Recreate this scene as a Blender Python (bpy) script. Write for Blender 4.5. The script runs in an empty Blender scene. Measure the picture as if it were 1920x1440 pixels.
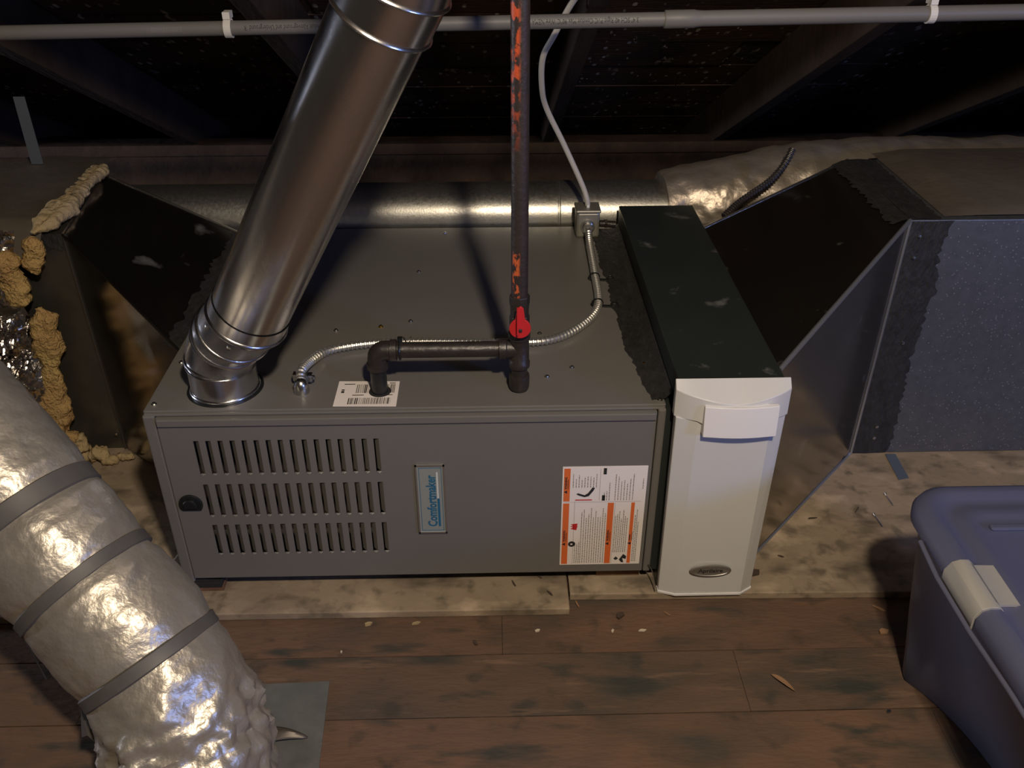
import bpy, bmesh, math, random
from mathutils import Vector, Matrix, noise
random.seed(7)
C = bpy.context.scene.collection
SC = bpy.context.scene
V = Vector

# ------------------------------------------------------------------ camera, light, exposure
PITCH, YAW, ROLL, FPX = .5548, .0232, -.0011, 1700.0
cam_d = bpy.data.cameras.new('camera'); cam = bpy.data.objects.new('camera', cam_d); C.objects.link(cam)
fw = V((math.sin(YAW)*math.cos(PITCH), math.cos(YAW)*math.cos(PITCH), -math.sin(PITCH)))
rt = V((math.cos(YAW), -math.sin(YAW), 0)); up = rt.cross(fw)
rt, up = math.cos(ROLL)*rt+math.sin(ROLL)*up, -math.sin(ROLL)*rt+math.cos(ROLL)*up
cam.matrix_world = Matrix(((rt.x, up.x, -fw.x, .569), (rt.y, up.y, -fw.y, -1.238), (rt.z, up.z, -fw.z, 1.216), (0, 0, 0, 1)))
cam_d.sensor_fit = 'HORIZONTAL'; cam_d.sensor_width = 36; cam_d.lens = 36*FPX/1920; cam_d.clip_start = .02
SC.camera = cam
w = bpy.data.worlds.new('world'); SC.world = w; w.use_nodes = True
w.node_tree.nodes['Background'].inputs[0].default_value = (1, .82, .64, 1)
w.node_tree.nodes['Background'].inputs[1].default_value = .018
SC.view_settings.view_transform = 'Standard'; SC.view_settings.look = 'None'
SC.view_settings.exposure = .64; SC.view_settings.gamma = 1; SC.view_settings.use_curve_mapping = False

def lamp(name, kind, loc, energy, col, size=.1, aim=None):
    d = bpy.data.lights.new(name, kind); d.energy = energy; d.color = col
    o = bpy.data.objects.new(name, d); C.objects.link(o); o.location = loc
    if kind == 'AREA':
        d.shape = 'RECTANGLE'; d.size = size[0]; d.size_y = size[1]
        o.rotation_euler = (V(aim)-V(loc)).to_track_quat('-Z', 'Y').to_euler()
    else: d.shadow_soft_size = size
    return o
# the bare bulb hanging under the ridge behind the camera, and the two small gable windows
lamp('attic_bulb', 'POINT', (.805, -1.34, 1.84), 74, (1, .84, .64), .05)
lamp('right_gable_window', 'AREA', (4.0, -2.8, 1.42), 30, (.26, .40, 1), (.5, .6), (1.0, 0, .4))
lamp('left_gable_opening', 'AREA', (-3.1, .66, .66), 18, (.80, .84, 1), (.36, .32), (.3, -.05, .8))

# ------------------------------------------------------------------ helpers
class MB:
    def __init__(s): s.v = []; s.f = []
    def add(s, vs, fs):
        b = len(s.v); s.v += [V(q) for q in vs]; s.f += [tuple(b+i for i in f) for f in fs]; return s
    def box(s, x0, x1, y0, y1, z0, z1):
        return s.add([(x, y, z) for z in (z0, z1) for y in (y0, y1) for x in (x0, x1)],
                     [(0, 2, 3, 1), (4, 5, 7, 6), (0, 1, 5, 4), (2, 6, 7, 3), (0, 4, 6, 2), (1, 3, 7, 5)])
    def obox(s, c, ax, ay, az):      # oriented box: centre, half vectors
        c, ax, ay, az = map(V, (c, ax, ay, az))
        return s.add([c+ax*i+ay*j+az*k for k in (-1, 1) for j in (-1, 1) for i in (-1, 1)],
                     [(0, 2, 3, 1), (4, 5, 7, 6), (0, 1, 5, 4), (2, 6, 7, 3), (0, 4, 6, 2), (1, 3, 7, 5)])
    def tube(s, pts, r, n=16, cap=True, rf=None):
        pts = [V(p) for p in pts]; m = len(pts); b = len(s.v)
        t0 = (pts[1]-pts[0]).normalized(); a = t0.orthogonal().normalized()
        for i, p in enumerate(pts):
            t = (pts[min(i+1, m-1)]-pts[max(i-1, 0)]).normalized()
            a = (a-t*a.dot(t)).normalized(); c = t.cross(a)
            rr = r[i] if isinstance(r, (list, tuple)) else r
            for k in range(n):
                an = 2*math.pi*k/n; d = a*math.cos(an)+c*math.sin(an)
                q = rr if rf is None else rf(i, k, p, d, rr)
                s.v.append(p+d*q)
        for i in range(m-1):
            for k in range(n):
                s.f.append((b+i*n+k, b+i*n+(k+1) % n, b+(i+1)*n+(k+1) % n, b+(i+1)*n+k))
        if cap:
            s.f.append(tuple(b+k for k in reversed(range(n)))); s.f.append(tuple(b+(m-1)*n+k for k in range(n)))
        return s
    def lathe(s, origin, axis, prof, n=24, cap=True):   # prof: (distance along axis, radius)
        o, t = V(origin), V(axis).normalized(); a = t.orthogonal().normalized(); c = t.cross(a); b = len(s.v); m = len(prof)
        for h, r in prof:
            for k in range(n):
                an = 2*math.pi*k/n; s.v.append(o+t*h+(a*math.cos(an)+c*math.sin(an))*r)
        for i in range(m-1):
            for k in range(n):
                s.f.append((b+i*n+k, b+i*n+(k+1) % n, b+(i+1)*n+(k+1) % n, b+(i+1)*n+k))
        if cap:
            s.f.append(tuple(b+k for k in reversed(range(n)))); s.f.append(tuple(b+(m-1)*n+k for k in range(n)))
        return s
    def slab(s, poly, th):          # 3-D polygon thickened along vector th
        poly = [V(p) for p in poly]; n = len(poly); th = V(th); b = len(s.v)
        s.v += poly+[p+th for p in poly]
        s.f.append(tuple(b+i for i in reversed(range(n)))); s.f.append(tuple(b+n+i for i in range(n)))
        for i in range(n): s.f.append((b+i, b+(i+1) % n, b+n+(i+1) % n, b+n+i))
        return s
    def grid(s, fn, nu, nv):
        b = len(s.v)
        for j in range(nv+1):
            for i in range(nu+1): s.v.append(V(fn(i/nu, j/nv)))
        for j in range(nv):
            for i in range(nu): s.f.append((b+j*(nu+1)+i, b+j*(nu+1)+i+1, b+(j+1)*(nu+1)+i+1, b+(j+1)*(nu+1)+i))
        return s
    def mesh(s, name, origin=(0, 0, 0)):
        me = bpy.data.meshes.new(name); o = V(origin)
        me.from_pydata([tuple(q-o) for q in s.v], [], s.f); me.update()
        bm = bmesh.new(); bm.from_mesh(me); bmesh.ops.recalc_face_normals(bm, faces=bm.faces); bm.to_mesh(me); bm.free()
        return me
    def build(s, name, mat, parent=None, smooth=None, bevel=0, origin=None):
        og = V(parent['_o']) if parent is not None else V(origin or (0, 0, 0))
        me = s.mesh(name, og); ob = bpy.data.objects.new(name, me); C.objects.link(ob)
        me.materials.append(M[mat])
        if parent is not None: ob.parent = parent
        else: ob.location = og
        ob['_o'] = tuple(og)
        finish(ob, smooth, bevel)
        return ob
def finish(ob, smooth, bevel):
    if smooth is not None:
        me = ob.data
        for p in me.polygons: p.use_smooth = True
        me.set_sharp_from_angle(angle=math.radians(smooth))
    if bevel:
        m = ob.modifiers.new('bevel', 'BEVEL'); m.width = bevel; m.segments = 2; m.limit_method = 'ANGLE'; m.angle_limit = math.radians(40)
def tag(o, label, cat, group=None):
    o['label'] = label; o['category'] = cat
    if group: o['group'] = group
    return o
def thing(name, loc, label, cat, group=None):
    o = bpy.data.objects.new(name, None); C.objects.link(o); o.location = loc; o['_o'] = tuple(loc); o.empty_display_size = .05
    return tag(o, label, cat, group)
def inst(name, me, mat, loc, parent, rot=(0, 0, 0)):
    ob = bpy.data.objects.new(name, me); C.objects.link(ob); ob.location = V(loc)-V(parent['_o']); ob.parent = parent; ob.rotation_euler = rot
    ob['_o'] = parent['_o']
    if not me.materials: me.materials.append(M[mat])
    return ob
def spline(pts, n):
    pts = [V(p) for p in pts]; out = []
    P = [pts[0]*2-pts[1]]+pts+[pts[-1]*2-pts[-2]]; seg = len(pts)-1
    for i in range(seg):
        for k in range(n):
            t = k/n; a, b, c, d = P[i:i+4]
            out.append(.5*((2*b)+(c-a)*t+(2*a-5*b+4*c-d)*t*t+(3*b-a-3*c+d)*t**3))
    out.append(pts[-1]); return out
def resample(pts, step):
    out = [pts[0].copy()]; acc = 0
    for a, b in zip(pts, pts[1:]):
        L = (b-a).length; pos = step-acc
        while pos <= L: out.append(a+(b-a)*(pos/L)); pos += step
        acc = L-(pos-step)
    return out
def nz(p, s=1, o=0): return noise.noise(V(p)*s+V((o, o*1.7, -o)))
def text_mb(body, size, fn, font_off=0, align='LEFT'):   # flat lettering mapped by fn(u, v) -> point
    cu = bpy.data.curves.new('t', 'FONT'); cu.body = body; cu.size = size; cu.align_x = align; cu.offset = font_off; cu.resolution_u = 2
    ob = bpy.data.objects.new('t', cu); C.objects.link(ob)
    me = bpy.data.meshes.new_from_object(ob.evaluated_get(bpy.context.evaluated_depsgraph_get()))
    mb = MB(); mb.v = [V(fn(v.co.x, v.co.y)) for v in me.vertices]; mb.f = [tuple(p.vertices) for p in me.polygons]
    bpy.data.objects.remove(ob); bpy.data.curves.remove(cu); bpy.data.meshes.remove(me)
    return mb

# ------------------------------------------------------------------ materials
M = {}
def mat(name, col, rough=.6, metal=0, var=None, scale=8, amt=.5, bump=0, bscale=60, stretch=(1, 1, 1), rvar=0, coat=0, spec=.5, sharp=None):
    m = bpy.data.materials.new(name); m.use_nodes = True; nt = m.node_tree; N = nt.nodes; L = nt.links
    b = N['Principled BSDF']; b.inputs['Base Color'].default_value = (*col, 1); b.inputs['Roughness'].default_value = rough
    b.inputs['Metallic'].default_value = metal; b.inputs['Specular IOR Level'].default_value = spec; b.inputs['Coat Weight'].default_value = coat
    tc = N.new('ShaderNodeTexCoord'); mp = N.new('ShaderNodeMapping'); mp.inputs['Scale'].default_value = stretch
    L.new(tc.outputs['Object'], mp.inputs['Vector'])
    if var is not None:
        n = N.new('ShaderNodeTexNoise'); n.inputs['Scale'].default_value = scale; n.inputs['Detail'].default_value = 6; n.inputs['Roughness'].default_value = .65
        L.new(mp.outputs[0], n.inputs['Vector'])
        r = N.new('ShaderNodeValToRGB'); lo, hi = sharp or (.5-.25*amt-.08, .5+.2)
        r.color_ramp.elements[0].position = lo; r.color_ramp.elements[1].position = hi
        r.color_ramp.elements[0].color = (*col, 1); r.color_ramp.elements[1].color = (*var, 1)
        L.new(n.outputs['Fac'], r.inputs[0]); L.new(r.outputs[0], b.inputs['Base Color'])
        if rvar:
            mr = N.new('ShaderNodeMapRange'); mr.inputs['To Min'].default_value = rough-rvar; mr.inputs['To Max'].default_value = rough+rvar
            mr.inputs['From Min'].default_value = .3; mr.inputs['From Max'].default_value = .7
            L.new(n.outputs['Fac'], mr.inputs['Value']); L.new(mr.outputs[0], b.inputs['Roughness'])
    if bump:
        n2 = N.new('ShaderNodeTexNoise'); n2.inputs['Scale'].default_value = bscale; n2.inputs['Detail'].default_value = 4
        L.new(mp.outputs[0], n2.inputs['Vector'])
        bp = N.new('ShaderNodeBump'); bp.inputs['Strength'].default_value = bump; bp.inputs['Distance'].default_value = .01
        L.new(n2.outputs['Fac'], bp.inputs['Height']); L.new(bp.outputs[0], b.inputs['Normal'])
    M[name] = m; return m
def add_mask(name, col, scale, lo, hi, stretch=(1, 1, 1), kind='noise', limit=None, metal=None):
    """lay a second colour over a material where a noise / voronoi mask says so (stains, flecks, print)"""
    nt = M[name].node_tree; N = nt.nodes; L = nt.links; b = N['Principled BSDF']
    tc = N.new('ShaderNodeTexCoord'); mp = N.new('ShaderNodeMapping'); mp.inputs['Scale'].default_value = stretch
    L.new(tc.outputs['Object'], mp.inputs['Vector'])
    if kind == 'noise':
        t = N.new('ShaderNodeTexNoise'); t.inputs['Detail'].default_value = 5; out = 'Fac'
    else:
        t = N.new('ShaderNodeTexVoronoi'); out = 'Distance'
    t.inputs['Scale'].default_value = scale; L.new(mp.outputs[0], t.inputs['Vector'])
    mr = N.new('ShaderNodeMapRange'); mr.inputs['From Min'].default_value = lo; mr.inputs['From Max'].default_value = hi
    L.new(t.outputs[out], mr.inputs['Value']); fac = mr.outputs[0]
    if limit:                        # (axis, from, to) windows in object space
        sp = N.new('ShaderNodeSeparateXYZ'); L.new(tc.outputs['Object'], sp.inputs[0])
        for ax, a, c in limit:
            q = N.new('ShaderNodeMapRange'); q.inputs['From Min'].default_value = a; q.inputs['From Max'].default_value = c
            L.new(sp.outputs['XYZ'.index(ax)], q.inputs['Value'])
            mu = N.new('ShaderNodeMath'); mu.operation = 'MULTIPLY'; L.new(fac, mu.inputs[0]); L.new(q.outputs[0], mu.inputs[1]); fac = mu.outputs[0]
    mx = N.new('ShaderNodeMix'); mx.data_type = 'RGBA'; L.new(fac, mx.inputs[0])
    src = b.inputs['Base Color'].links
    if src: L.new(src[0].from_socket, mx.inputs[6])
    else: mx.inputs[6].default_value = b.inputs['Base Color'].default_value
    mx.inputs[7].default_value = (*col, 1); L.new(mx.outputs[2], b.inputs['Base Color'])
    if metal is not None:
        mm = N.new('ShaderNodeMapRange'); mm.inputs['To Min'].default_value = b.inputs['Metallic'].default_value; mm.inputs['To Max'].default_value = metal
        L.new(fac, mm.inputs['Value']); L.new(mm.outputs[0], b.inputs['Metallic'])

mat('plank', (.150, .090, .060), .75, var=(.098, .068, .050), scale=3.2, stretch=(1, 3, 3), bump=.25, bscale=40, amt=.6, spec=.25)
add_mask('plank', (.062, .056, .047), 3.4, .48, .70, (1.0, 2.4, 1))
add_mask('plank', (.045, .045, .038), 6, .57, .68, (.8, 2.6, 1))
add_mask('plank', (.06, .05, .04), 14, .58, .70, (1, 1, 1))
add_mask('plank', (.20, .125, .08), 30, .60, .75, (.25, 2, 1))
mat('plank_b', (.165, .094, .060), .75, var=(.110, .070, .050), scale=4.1, stretch=(1, 3, 3), bump=.25, bscale=40, amt=.5, spec=.25)
add_mask('plank_b', (.066, .056, .046), 3.9, .50, .72, (1.1, 2.6, 1))
add_mask('plank_b', (.050, .048, .040), 7, .58, .69, (.8, 2.6, 1))
add_mask('plank_b', (.07, .052, .04), 16, .58, .70, (1, 1, 1))
mat('subfloor', (.03, .022, .016), .9)
mat('plywood', (.35, .275, .195), .7, var=(.24, .185, .13), scale=5, bump=.2, bscale=50, spec=.3)
add_mask('plywood', (.10, .080, .058), 7, .53, .70, (1, 2.2, 1))
add_mask('plywood', (.16, .13, .09), 28, .54, .68)
add_mask('plywood', (.50, .39, .28), 9, .56, .72, (1, 1.5, 1))
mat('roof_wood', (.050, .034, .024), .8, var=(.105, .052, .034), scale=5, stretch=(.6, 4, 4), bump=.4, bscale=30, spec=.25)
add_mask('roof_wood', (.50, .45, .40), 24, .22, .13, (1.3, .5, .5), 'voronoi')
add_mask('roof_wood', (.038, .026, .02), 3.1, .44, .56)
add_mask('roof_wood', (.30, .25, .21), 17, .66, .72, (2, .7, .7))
mat('rafter_wood', (.070, .048, .036), .8, var=(.034, .022, .016), scale=6, stretch=(4, .6, .6), bump=.3, bscale=30, spec=.25)
mat('plate_wood', (.085, .046, .030), .8, var=(.03, .018, .013), scale=9, bump=.4, bscale=30)
mat('furnace_grey', (.160, .151, .142), .42, var=(.147, .139, .130), scale=4, bump=.02, bscale=500, spec=.45)
mat('furnace_inside', (.05, .035, .03), .8)
mat('black_plastic', (.012, .013, .014), .35)
mat('black_iron', (.017, .015, .015), .40, var=(.034, .025, .021), scale=30, bump=.12, bscale=120, spec=.6)
mat('riser_iron', (.040, .028, .025), .48, var=(.026, .021, .021), scale=24, bump=.15, bscale=120, spec=.5)
add_mask('riser_iron', (.55, .085, .025), 75, .46, .53, (1.2, 1.2, .7), limit=[('X', .001, -.004), ('Z', .40, .52)])
add_mask('riser_iron', (.55, .11, .03), 90, .47, .53, (1.4, 1.4, .9), limit=[('X', .001, -.003), ('Y', -.006, -.008), ('Z', .165, .17), ('Z', .255, .25)])
mat('red_plastic', (.52, .022, .028), .38)
mat('galv_bright', (.66, .66, .67), .24, 1, var=(.56, .56, .58), scale=14, stretch=(3, 3, .4), rvar=.05, bump=.015, bscale=250)
mat('galv_round', (.56, .54, .48), .36, .95, var=(.44, .43, .39), scale=120, rvar=.08, bump=.035, bscale=220)
mat('galv_mirror', (.42, .39, .36), .17, .985, var=(.34, .32, .30), scale=7, rvar=.06, bump=.012, bscale=18)
add_mask('galv_mirror', (.34, .34, .34), 8, .67, .76, (1, 1, 1), metal=.55)
mat('galv_trunk', (.20, .205, .215), .48, .75, var=(.155, .16, .168), scale=60, bump=.02, bscale=200)
add_mask('galv_trunk', (.42, .43, .45), 120, .20, .10, kind='voronoi')
mat('galv_plate', (.30, .31, .29), .5, .7, var=(.20, .205, .195), scale=18, bump=.05, bscale=80)
mat('scrap_steel', (.15, .13, .11), .5, .5)
mat('steel_flat', (.27, .30, .32), .4, .8)
mat('duct_seam', (.50, .52, .56), .36, .85)
mat('galv_dull', (.20, .19, .17), .36, .85, var=(.15, .145, .13), scale=20)
mat('mastic', (.014, .013, .013), .6, var=(.030, .029, .028), scale=24, stretch=(3, 1, 1), bump=.5, bscale=50)
mat('cleaner_green', (.018, .023, .022), .38, var=(.024, .030, .028), scale=5, bump=.02, bscale=400)
add_mask('cleaner_green', (.13, .13, .125), 15, .64, .72)
mat('cleaner_white', (.60, .60, .59), .38)
mat('label_paper', (.82, .76, .72), .6)
mat('latch_white', (.74, .73, .74), .45)
mat('badge_silver', (.48, .47, .45), .42, .9)
mat('ink', (.02, .02, .022), .7)
mat('ink_soft', (.20, .19, .18), .7)
mat('orange_ink', (.72, .15, .035), .6)
mat('red_ink', (.55, .02, .02), .6)
mat('badge_face', (.33, .36, .345), .4, .3)
mat('blue_ink', (.012, .12, .23), .5)
mat('pale_ink', (.6, .62, .6), .5)
mat('zinc', (.60, .60, .58), .25, 1)
mat('cable_armor', (.52, .51, .48), .38, .85)
mat('brass', (.62, .42, .10), .28, 1)
mat('box_grey', (.30, .285, .235), .45, .55)
mat('white_cable', (.46, .43, .39), .5)
mat('white_plastic', (.72, .70, .66), .45)
mat('pvc_grey', (.165, .158, .150), .5)
mat('foil_jacket', (.55, .505, .43), .38, .66, var=(.44, .405, .345), scale=9, rvar=.06, bump=.20, bscale=70)
mat('foil_bunched', (.68, .62, .54), .24, 1, bump=.5, bscale=38)
mat('foil_wrap', (.50, .44, .37), .40, .7, var=(.36, .30, .24), scale=7, bump=.4, bscale=26)
mat('foil_crumpled', (.62, .58, .54), .16, 1, bump=.6, bscale=30)
mat('foil_dusty', (.125, .105, .085), .65, .15, var=(.085, .068, .052), scale=5, bump=.3, bscale=24)
mat('duct_tape', (.115, .108, .10), .55, .1, var=(.085, .08, .075), scale=20)
mat('fiberglass', (.60, .44, .18), .95, var=(.40, .23, .11), scale=11, bump=1, bscale=170, spec=.1)
mat('fiberglass_pale', (.46, .36, .21), .95, var=(.34, .25, .13), scale=14, bump=.9, bscale=60, spec=.1)
mat('bin_blue', (.100, .108, .165), .45, var=(.085, .090, .140), scale=7, bump=.02, bscale=200)
mat('lid_blue', (.085, .092, .160), .38, bump=.015, bscale=150)
mat('latch_grey', (.33, .32, .30), .45)
mat('rubber', (.015, .015, .016), .85)
mat('cork', (.20, .10, .05), .8, var=(.10, .05, .03), scale=60)
mat('wood_chip', (.28, .16, .085), .8)
mat('pale_chip', (.55, .48, .38), .8)
mat('dark_chip', (.06, .04, .03), .8)

# ------------------------------------------------------------------ structure
fl = MB().box(-1.9, 3.0, -1.9, 3.1, -.05, -.022).build('floor', 'subfloor'); fl['kind'] = 'structure'
PW = .1275
rows = [-.1575-PW*k for k in range(-2, 13)]      # front edges of the plank rows, the seams seen at the plywood
for i, y0 in enumerate(rows):
    x = -1.9-random.random()*.6; pm = 'plank' if i % 2 else 'plank_b'
    if i == 4: x = -1.9
    while x < 2.9:
        L = random.uniform(.9, 1.7)
        if i == 3: L = random.uniform(.9, 1.2)
        x1 = min(x+L, 2.95)
        j = random.uniform(-.0006, .0006)
        MB().box(max(x, -1.9)+.0002, x1-.0002, y0+.0009, y0+PW-.0009, -.022, j).build('plank', pm, fl, bevel=.0006)
        x = x1
# roof slope: underside of the rafters z = 1.2138 - .49 y
SL = .49; n_len = math.hypot(1, SL); dn = V((0, -1, SL))/n_len; nn = V((0, SL, 1))/n_len   # up-slope, outward normal
def roof_pt(x, y, off): return V((x, y, 1.2138-SL*y))+nn*off
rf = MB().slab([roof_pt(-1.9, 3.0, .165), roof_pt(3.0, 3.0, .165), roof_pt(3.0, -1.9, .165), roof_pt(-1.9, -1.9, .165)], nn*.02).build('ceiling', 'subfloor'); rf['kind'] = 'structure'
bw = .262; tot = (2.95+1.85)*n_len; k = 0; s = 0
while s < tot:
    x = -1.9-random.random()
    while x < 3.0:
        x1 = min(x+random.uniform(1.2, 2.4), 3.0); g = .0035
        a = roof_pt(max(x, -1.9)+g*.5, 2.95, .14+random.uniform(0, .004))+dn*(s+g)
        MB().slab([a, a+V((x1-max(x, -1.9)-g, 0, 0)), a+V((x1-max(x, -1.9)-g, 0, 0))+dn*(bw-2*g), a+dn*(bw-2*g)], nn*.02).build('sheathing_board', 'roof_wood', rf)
        x = x1
    s += bw
for x in (-1.72, -1.12, -.5, .11, .775, 1.39, 2.03, 2.65):
    a = roof_pt(x-.02, 2.5, 0); b = roof_pt(x-.02, -1.85, 0)
    MB().slab([a, a+V((.04, 0, 0)), b+V((.04, 0, 0)), b], nn*.139).build('rafter', 'rafter_wood', rf, bevel=.003)
flk = []
for q in range(4):
    rq = random.Random(q); n_ = 9; ring_ = [(math.cos(2*math.pi*k/n_)*rq.uniform(.4, 1), math.sin(2*math.pi*k/n_)*rq.uniform(.4, 1.2)) for k in range(n_)]
    mq = MB(); mq.add([(0, 0, .10)]+[(a, b, -.02+.25*rq.random()) for a, b in ring_], [(0, k+1, (k+1) % n_+1) for k in range(n_)])
    me = mq.mesh('paint_flake'); me.materials.append(bpy.data.materials.get('flake_paint') or mat('flake_paint', (.34, .29, .25), .8)); flk.append(me)
rq = random.Random(31); rot_ = Matrix((V((1, 0, 0)), dn, -nn)).transposed().to_euler(); fl_zero = {'_o': (0, 0, 0)}
for q in range(150):
    bay = rq.choice([(.83, 1.34), (.83, 1.34), (.83, 1.34), (.15, .73), (1.44, 1.98), (-.45, .07)])
    x = rq.uniform(*bay); y = rq.uniform(1.05, 2.2); big = rq.random() < .22 and 1.0 < x < 1.35
    p = roof_pt(x, y, .1375)
    o = bpy.data.objects.new('paint_flake', rq.choice(flk)); C.objects.link(o); o.parent = rf; o.location = p; o.rotation_euler = rot_
    k = rq.uniform(.008, .016) if big else rq.uniform(.002, .006); o.scale = (k*.8, k*rq.uniform(.9, 1.8 if big else 3), k)
wb = MB().box(-1.9, 3.0, 2.0, 2.04, -.02, .20).box(-1.9, 3.0, 1.98, 2.07, .20, .238).build('wall_back', 'plate_wood'); wb['kind'] = 'structure'

# ------------------------------------------------------------------ plywood sheets on the planks
tag(MB().slab([(-.62, -.066, 0), (.6995, -.070, 0), (.6995, 1.55, 0), (-.62, 1.55, 0)], (0, 0, .016)).build('plywood_sheet', 'plywood', bevel=.002, origin=(.05, .7, 0)),
    'wide stained plywood sheet under the grey furnace, edge standing forward', 'plywood')
tag(MB().slab([(.7025, -.034, 0), (2.4, -.058, 0), (2.4, 1.55, 0), (.7025, 1.55, 0)], (0, 0, .016)).build('plywood_sheet', 'plywood', bevel=.002, origin=(1.5, .7, 0)),
    'stained plywood sheet under the air cleaner, reaching behind the blue tote', 'plywood')

# ------------------------------------------------------------------ furnace
T = .406; FB = .046; FWD = .85; FD = .77
fu = thing('furnace', (.425, .385, FB), 'grey horizontal gas furnace cabinet with louvered front door', 'furnace')
def yz(x, y, z): return (x, y, z)
cab = MB()
cab.box(0, FWD, 0, FD, T-.004, T).box(0, FWD, 0, FD, FB, FB+.004).box(0, .003, 0, FD, FB+.004, T-.004).box(FWD-.003, FWD, 0, FD, FB+.004, T-.004).box(.003, FWD-.003, FD-.003, FD, FB+.004, T-.004)
body = cab.build('cabinet', 'furnace_grey', fu, bevel=.003)
MB().box(.004, FWD-.004, .12, .124, FB+.005, T-.005).build('inner_panel', 'furnace_inside', fu)
MB().box(0, .0195, -.010, 0, FB-.008, T-.004).build('corner_post', 'furnace_grey', fu, bevel=.003)
MB().box(.8365, FWD, -.010, 0, FB, T-.004).build('corner_post', 'furnace_grey', fu, bevel=.003)
# front door with the real slots
sx = [.0737+.01967*i for i in range(16)]; sw = .0088
srow = [(.2845, .3532), (.1945, .2632), (.1070, .1742)]
PX0, PX1, PZ0, PZ1, PY = .0215, .8345, FB+.004, .398, -.011
xs = sorted([PX0, PX1]+[q for x in sx for q in (x, x+sw)]); zs = sorted([PZ0, PZ1]+[q for r in srow for q in r])
door = MB(); idx = {}
def dv(x, y, z):
    kk = (round(x, 5), y, round(z, 5))
    if kk not in idx: idx[kk] = len(door.v); door.v.append(V((x, y, z)))
    return idx[kk]
for i in range(len(xs)-1):
    for j in range(len(zs)-1):
        hole = any(abs(xs[i]-x) < 1e-6 for x in sx) and any(abs(zs[j]-r[0]) < 1e-6 for r in srow)
        a, b, c, d = xs[i], xs[i+1], zs[j], zs[j+1]
        if hole:
            for (p, q) in (((a, c), (b, c)), ((b, c), (b, d)), ((b, d), (a, d)), ((a, d), (a, c))):
                door.f.append((dv(p[0], PY, p[1]), dv(q[0], PY, q[1]), dv(q[0], PY+.0012, q[1]), dv(p[0], PY+.0012, p[1])))
        else:
            door.f.append((dv(a, PY, c), dv(b, PY, c), dv(b, PY, d), dv(a, PY, d)))
for (p, q) in (((PX0, PZ0), (PX1, PZ0)), ((PX1, PZ0), (PX1, PZ1)), ((PX1, PZ1), (PX0, PZ1)), ((PX0, PZ1), (PX0, PZ0))):
    door.f.append((dv(p[0], PY, p[1]), dv(q[0], PY, q[1]), dv(q[0], .004, q[1]), dv(p[0], .004, p[1])))
front = door.build('front_door', 'furnace_grey', fu)
lv = {}
for r, (z0, z1) in enumerate(srow):
    h = z1-z0
    m = MB()
    m.slab([(sw, 0, 0), (sw, 0, h), (.0014, .0065, h-.004), (.0014, .0065, .003)], (0, .0006, 0))
    m.slab([(0, .0005, h), (sw, 0, h), (.0014, .0065, h-.004)], (0, 0, .0005))
    m.slab([(0.001, .0, 0), (sw, 0, 0), (sw*.5, -.0022, -.0018), (.001, -.0008, -.0015)], (0, .001, .0012))
    lv[r] = m.mesh('louver'); lv[r].materials.append(M['furnace_grey'])
    for x in sx: inst('louver', lv[r], None, (x, PY+.0003, z0), front)
MB().box(PX0+.001, PX1-.001, PY-.0045, PY+.002, .3835, .3975).build('door_trim', 'furnace_grey', front, bevel=.0018)
MB().box(.0025, FWD-.0025, -.006, .001, .399, .4035).build('top_lip', 'furnace_grey', fu, bevel=.0012)
# black half-round plug at the left of the slots
pl = MB(); pts = []
for k in range(25):
    an = math.radians(-38+256*k/24); pts.append((.0462+.0205*math.cos(an), PY-.004, .2215+.0205*math.sin(an)))
pl.slab(pts, (0, .006, 0)); pp = pl.build('sight_plug', 'black_plastic', fu, bevel=.002)
MB().slab([(.0462+.012*math.cos(math.radians(-30+240*k/12)), PY-.009, .2225+.012*math.sin(math.radians(-30+240*k/12))) for k in range(13)], (0, .006, 0)).build('plug_cap', 'black_plastic', pp, bevel=.002)
# screws in the top
sm = MB().lathe((0, 0, 0), (0, 0, 1), [(0, .0046), (.0012, .0046), (.0013, .0030), (.0034, .0028), (.0036, .001)], 8).mesh('screw')
sb = sm.copy(); sm.materials.append(M['zinc']); sb.materials.append(M['brass'])
for x, y, b in ((.3565, .2794, 1), (.274, .2667, 0), (.4124, .524, 0), (.4114, .2995, 0), (.832, .129, 1), (.018, .155, 0), (.012, .02, 0), (.842, .012, 0), (.655, .245, 0), (.705, .120, 0), (.46, .735, 0), (.66, .09, 0)):
    inst('screw', sb if b else sm, None, (x, y, T), fu)
for x, y in ((.287, .055), (.308, .012), (.318, .03), (.5, .02)):
    pass
# brand badge
bd = MB().box(.4335, .4835, PY-.003, PY, .1505, .2995).build('brand_badge', 'badge_face', fu, bevel=.002)
fr = MB()
for (a, b, c, d) in ((.4335, .4835, .1505, .1535), (.4335, .4835, .2965, .2995), (.4335, .4365, .1505, .2995), (.4805, .4835, .1505, .2995)): fr.box(a, b, PY-.0042, PY-.002, c, d)
fr.build('badge_frame', 'badge_silver', bd)
bl = MB()
for (a, b, c, d) in ((.4395, .4403, .1565, .2935), (.4772, .478, .1565, .2935), (.4395, .478, .1565, .1573), (.4395, .478, .2927, .2935)): bl.box(a, b, PY-.0034, PY-.0028, c, d)
bl.box(.4688, .4728, PY-.0034, PY-.0028, .166, .2275).build('badge_line', 'blue_ink', bd)
MB().box(.4688, .4716, PY-.0034, PY-.0028, .2285, .284).build('badge_tagline', 'pale_ink', bd)
bx = .4665
text_mb('Comfortmaker', .0215, lambda u, v: (bx-v*1.05, PY-.0034, .1655+u*.855), .0006).build('lettering', 'blue_ink', bd)
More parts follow.
